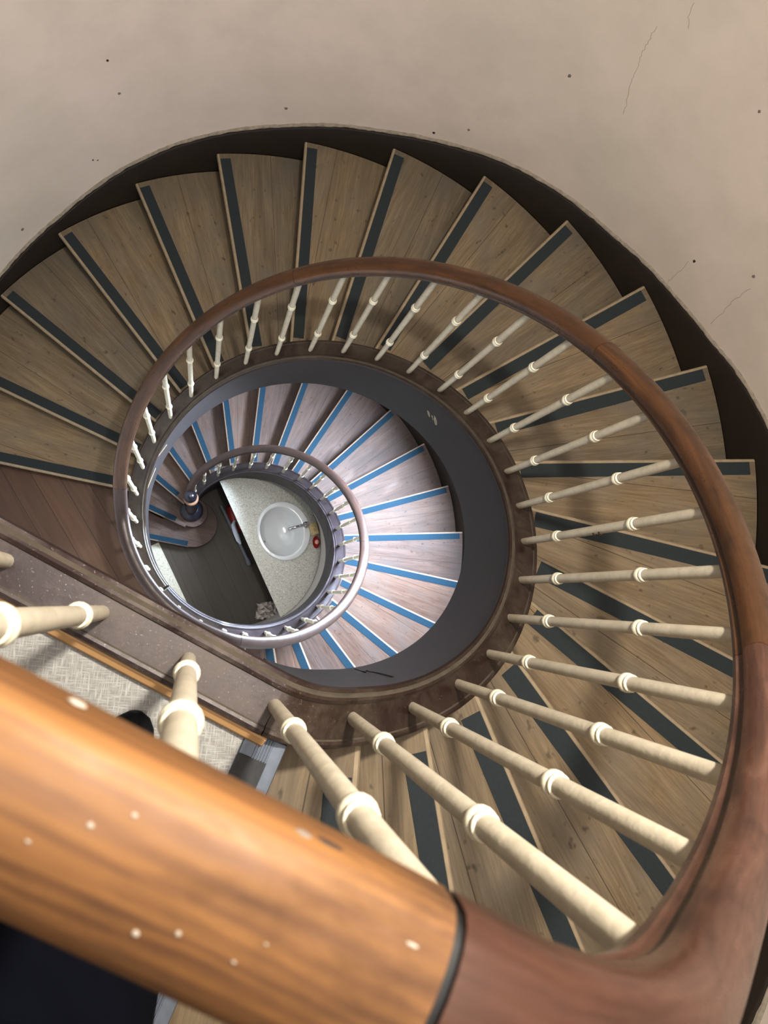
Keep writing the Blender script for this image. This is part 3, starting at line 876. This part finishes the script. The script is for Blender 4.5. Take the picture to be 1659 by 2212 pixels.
# chips of paint and filler on the straight handrail
ha = [c for c in railing.children if c.name.startswith('handrail_section')][0]
for x, y, z, sx, sy, m in ((-.3344, -.5645, 1.0035, .0014, .0012, 'light_chip'), (-.3225, -.5618, 1.0019, .0014, .0011, 'light_chip'), (-.3507, -.5692, 1.0039, .0012, .0006, 'light_chip'),
                           (-.3178, -.5949, 1.0024, .0015, .0012, 'light_chip'), (-.3056, -.5946, 1.0034, .0011, .0011, 'light_chip'), (-.2793, -.5976, 1.0040, .0008, .0005, 'light_chip'),
                           (-.2884, -.6028, 1.0033, .0010, .0006, 'light_chip'), (-.3450, -.5325, .9850, .0042, .0016, 'light_chip'), (-.2320, -.5995, 1.0010, .0030, .0009, 'light_chip'),
                           (-.2690, -.5692, .9905, .0050, .0022, 'chip_grey'), (-.2600, -.5725, .9895, .0080, .0018, 'chip')):
    bm = bmesh.new(); bmesh.ops.create_icosphere(bm, subdivisions=3, radius=1)
    for v in bm.verts: v.co *= 1 + random.uniform(-.12, .12)
    bmesh.ops.scale(bm, vec=(sx * .75, sy * .75, .0006), verts=bm.verts[:])
    tilt = Matrix.Rotation(R(-24), 3, 'Z')
    if z < .995: tilt = tilt @ Matrix.Rotation(R(-62), 3, 'X')
    bmesh.ops.rotate(bm, matrix=tilt, verts=bm.verts[:])
    o = obj('filler_spot', bm, M[m], ha); o.location = (x, y, z)

# ------------------------------------------------------------------ person on the landing, seen only below the handrail
def skin(name, verts, edges, root, m, parent=None, sub=2):
    bm = bmesh.new(); lay = bm.verts.layers.skin.verify()
    V = []
    for i, (x, y, z, rx, *ry) in enumerate(verts):
        v = bm.verts.new((x, y, z)); v[lay].radius = (rx, ry[0] if ry else rx); v[lay].use_root = (i == root); V.append(v)
    for a, b in edges: bm.edges.new((V[a], V[b]))
    me = bpy.data.meshes.new(name); bm.to_mesh(me); bm.free(); me.materials.append(m)
    o = bpy.data.objects.new(name, me); COL.objects.link(o)
    o.modifiers.new('Skin', 'SKIN').use_smooth_shade = True
    s = o.modifiers.new('Subdivision', 'SUBSURF'); s.levels = sub; s.render_levels = sub
    if parent: o.parent = parent
    return o
pv = [(-.515, -.88, .95, .12), (-.515, -.87, 1.15, .11), (-.515, -.88, 1.34, .13), (-.515, -.87, 1.46, .055), (-.515, -.86, 1.54, .055), (-.512, -.845, 1.62, .090), (-.512, -.85, 1.71, .088),
      (-.375, -.88, 1.36, .035), (-.285, -.81, 1.18, .030), (-.30, -.66, 1.29, .030), (-.305, -.61, 1.31, .030),
      (-.655, -.88, 1.36, .035), (-.735, -.885, 1.14, .030), (-.735, -.84, .89, .027), (-.735, -.83, .82, .03),
      (-.445, -.885, .88, .09), (-.43, -.86, .50, .06), (-.43, -.91, .07, .030), (-.40, -.79, .035, .022),
      (-.585, -.885, .88, .09), (-.60, -.85, .50, .06), (-.61, -.91, .07, .030), (-.605, -.79, .035, .022)]
pe = [(0, 1), (1, 2), (2, 3), (3, 4), (4, 5), (5, 6), (2, 7), (7, 8), (8, 9), (9, 10), (2, 11), (11, 12), (12, 13), (13, 14), (0, 15), (15, 16), (16, 17), (17, 18), (0, 19), (19, 20), (20, 21), (21, 22)]
def hand(base, d, side):
    """five short finger chains growing from vertex index base"""
    b = Vector(pv[base][:3]); d = Vector(d).normalized(); side = Vector(side).normalized()
    for i, (o_, ln) in enumerate(((-.022, .070), (-.008, .080), (.007, .076), (.021, .060))):
        i0 = len(pv); q = b + side * o_ + d * .03
        pv.append((*q, .0085)); pv.append((*(q + d * ln * .55 + Vector((0, 0, -.006))), .008)); pv.append((*(q + d * ln * .85 + Vector((0, 0, -.03))), .007))
        pe.extend([(base, i0), (i0, i0 + 1), (i0 + 1, i0 + 2)])
    i0 = len(pv); q = b - side * .035 - d * .005
    pv.append((*q, .010)); pv.append((*(q + d * .035 - side * .008), .009)); pe.extend([(base, i0), (i0, i0 + 1)])
hand(10, (0, .9, .2), (1, 0, 0)); hand(14, (0, .15, -1), (0, 1, 0))
person = skin('person', [(x, y, z + ZT, *r_) for x, y, z, *r_ in pv], pe, 0, M['skin'])
tag(person, 'person in dark navy coat, black trousers and shoes standing on the landing behind the handrail', 'person')
def clothes(name, verts, edges, m, root=0):
    o = skin(name, [(x, y, z + ZT, *r_) for x, y, z, *r_ in verts], edges, root, m, person)
    return o
clothes('trousers', [(-.515, -.88, .96, .09), (-.445, -.88, .86, .10), (-.43, -.855, .50, .10), (-.43, -.895, .12, .085), (-.585, -.88, .86, .10), (-.60, -.85, .50, .10), (-.61, -.885, .12, .085)], [(0, 1), (1, 2), (2, 3), (0, 4), (4, 5), (5, 6)], M['trouser'])
for x0, x1 in ((-.43, -.385), (-.61, -.60)):
    bm = bmesh.new()
    rowsS = []
    for t, w, h in ((0, .026, .05), (.04, .038, .075), (.12, .038, .08), (.19, .044, .055), (.23, .041, .046), (.252, .034, .040), (.267, .024, .034), (.275, .010, .028)):
        cx = x0 + (x1 - x0) * t / .275; cy = -.955 + t
        rowsS.append([bm.verts.new((cx + w * math.cos(a), cy, ZT + .004 + h * (.5 + .5 * math.sin(a)))) for a in [2 * math.pi * j / 14 for j in range(14)]])
    for a, b in zip(rowsS, rowsS[1:]):
        for j in range(14): bm.faces.new((a[j], a[(j + 1) % 14], b[(j + 1) % 14], b[j]))
    bm.faces.new(rowsS[0][::-1]); bm.faces.new(rowsS[-1])
    obj('shoe', bm, M['shoe'], person)
# coat: body and skirt, then sleeves
bm = bmesh.new(); V = []
for z, a, b, cy in ((.36, .215, .165, -.90), (.37, .222, .172, -.90), (.6, .215, .165, -.895), (.85, .200, .155, -.885), (1.05, .185, .140, -.88), (1.25, .195, .140, -.885), (1.38, .185, .115, -.885), (1.45, .09, .08, -.88), (1.49, .07, .07, -.875)):
    V.append([bm.verts.new((-.525 + a * math.cos(2 * math.pi * j / 32) * (1 + .02 * math.sin(9 * 2 * math.pi * j / 32)), cy + b * math.sin(2 * math.pi * j / 32), ZT + z)) for j in range(32)])
for a, b in zip(V, V[1:]):
    for j in range(32): bm.faces.new((a[j], a[(j + 1) % 32], b[(j + 1) % 32], b[j]))
obj('coat', bm, M['coat'], person)
def arm_curve(a, b, c, n=14):
    a, b, c = Vector(a), Vector(b), Vector(c)
    out = []
    for i in range(n + 1):
        t = i / n
        q = (1 - t) ** 2 * a + 2 * t * (1 - t) * b + t * t * c
        out.append((q.x, q.y, q.z + ZT))
    return out
for a_, b_, c_ in (((-.41, -.885, 1.41), (-.235, -.85, 1.02), (-.300, -.665, 1.29)), ((-.64, -.885, 1.41), (-.775, -.90, 1.14), (-.735, -.838, .90))):
    P = arm_curve(a_, b_, c_)
    obj('sleeve', tube(P, [.05] + [.074 - .0026 * i for i in range(14)], 18), M['coat'], person)
bm = bmesh.new(); bmesh.ops.create_uvsphere(bm, u_segments=24, v_segments=16, radius=.105)
for v in list(bm.verts):
    if v.co.y > .045 and v.co.z < .045: v.co.y = .045
bmesh.ops.scale(bm, vec=(.92, 1.02, 1.05), verts=bm.verts[:]); bmesh.ops.translate(bm, vec=(-.512, -.872, ZT + 1.70), verts=bm.verts[:])
obj('hair', bm, M['hair'], person)
for s in (-1, 1):
    bm = bmesh.new(); bmesh.ops.create_uvsphere(bm, u_segments=12, v_segments=8, radius=.012); bmesh.ops.translate(bm, vec=(-.512 + s * .032, -.768, ZT + 1.665), verts=bm.verts[:]); obj('eye', bm, M['ceramic'], person)
bm = bmesh.new(); bmesh.ops.create_cone(bm, segments=10, radius1=.016, radius2=.006, depth=.045); bmesh.ops.translate(bm, vec=(-.512, -.752, ZT + 1.635), verts=bm.verts[:]); obj('nose', bm, M['skin'], person)
bm = bmesh.new(); rbox(bm, -.512, -.765, ZT + 1.595, .045, .012, .010, 0, .003); obj('mouth', bm, M['pink'], person)

# ------------------------------------------------------------------ light
def light(name, typ, loc, energy, color, **kw):
    d = bpy.data.lights.new(name, typ); d.energy = energy; d.color = color
    for k_, v in kw.items(): setattr(d, k_, v)
    o = bpy.data.objects.new(name, d); COL.objects.link(o); o.location = loc
    return o
light('ceiling_light', 'AREA', (0.0, 0.0, ZT + 4.85), 205, (1.0, 0.975, 0.94), shape='DISK', size=2.4)
light('hanging_lamp', 'SPOT', (0.10, 0.0, ZT + 1.62), 270, (1.0, 0.94, 0.85), spot_size=R(125), spot_blend=1.0, shadow_soft_size=0.055)
wl = light('daylight', 'AREA', (*pol(2.075, 33), 3.80), 980, (0.68, 0.82, 1.0), shape='RECTANGLE', size=0.80, size_y=1.10)
wl.rotation_euler = (Vector((0, 0, 3.3)) - wl.location).to_track_quat('-Z', 'Y').to_euler()
# the window itself: painted frame with glazing bars in front of a bright pane
bm = bmesh.new()
for x0, x1, y0, y1 in ((-.47, -.42, -.6, .6), (.42, .47, -.6, .6), (-.42, .42, -.6, -.55), (-.42, .42, .55, .6), (-.02, .02, -.55, .55), (-.42, .42, .10, .13)):
    rbox(bm, (x0 + x1) / 2, (y0 + y1) / 2, 0, x1 - x0, y1 - y0, .04)
fr = struct(obj('window_1', bm, M['white_pl']), 'pale painted window with glazing bars in the curved wall beside the lower flight', 'window')
q = pol(2.10, 33); fr.location = (*q, 3.79); fr.rotation_euler = wl.rotation_euler
fr.rotation_euler = (R(90), 0, R(33 - 90))
k = NT('daylight_pane', 0.2); k.b.inputs['Emission Color'].default_value = (0.75, 0.86, 1, 1); k.b.inputs['Emission Strength'].default_value = 2.0
bm = bmesh.new(); rbox(bm, 0, 0, -.02, .88, 1.14, .006); obj('pane', bm, k.m, fr)
w = bpy.data.worlds.new('World'); scene.world = w; w.use_nodes = True
w.node_tree.nodes['Background'].inputs[0].default_value = (0.6, 0.58, 0.55, 1)
w.node_tree.nodes['Background'].inputs[1].default_value = 0.05

# ------------------------------------------------------------------ camera
cam_d = bpy.data.cameras.new('camera'); cam = bpy.data.objects.new('camera', cam_d); COL.objects.link(cam)
rv = Vector((0.11909551527362525, -0.23268530064735224, 0.10680651615568634))
cam.matrix_world = Matrix.Translation((-0.3113897, -0.4945310, 1.2470288 + ZT)) @ Matrix.Rotation(rv.length, 4, rv.normalized())
cam_d.sensor_fit = 'VERTICAL'; cam_d.sensor_height = 36.0; cam_d.sensor_width = 27.0
cam_d.lens = 1627.9246 / 2212 * 36
cam_d.clip_start = 0.01; cam_d.clip_end = 60
cam_d.dof.use_dof = True; cam_d.dof.focus_distance = 2.4; cam_d.dof.aperture_fstop = 11
scene.camera = cam
scene.view_settings.view_transform = 'Standard'
scene.view_settings.look = 'None'
scene.view_settings.exposure = 0.16
scene.view_settings.gamma = 0.84
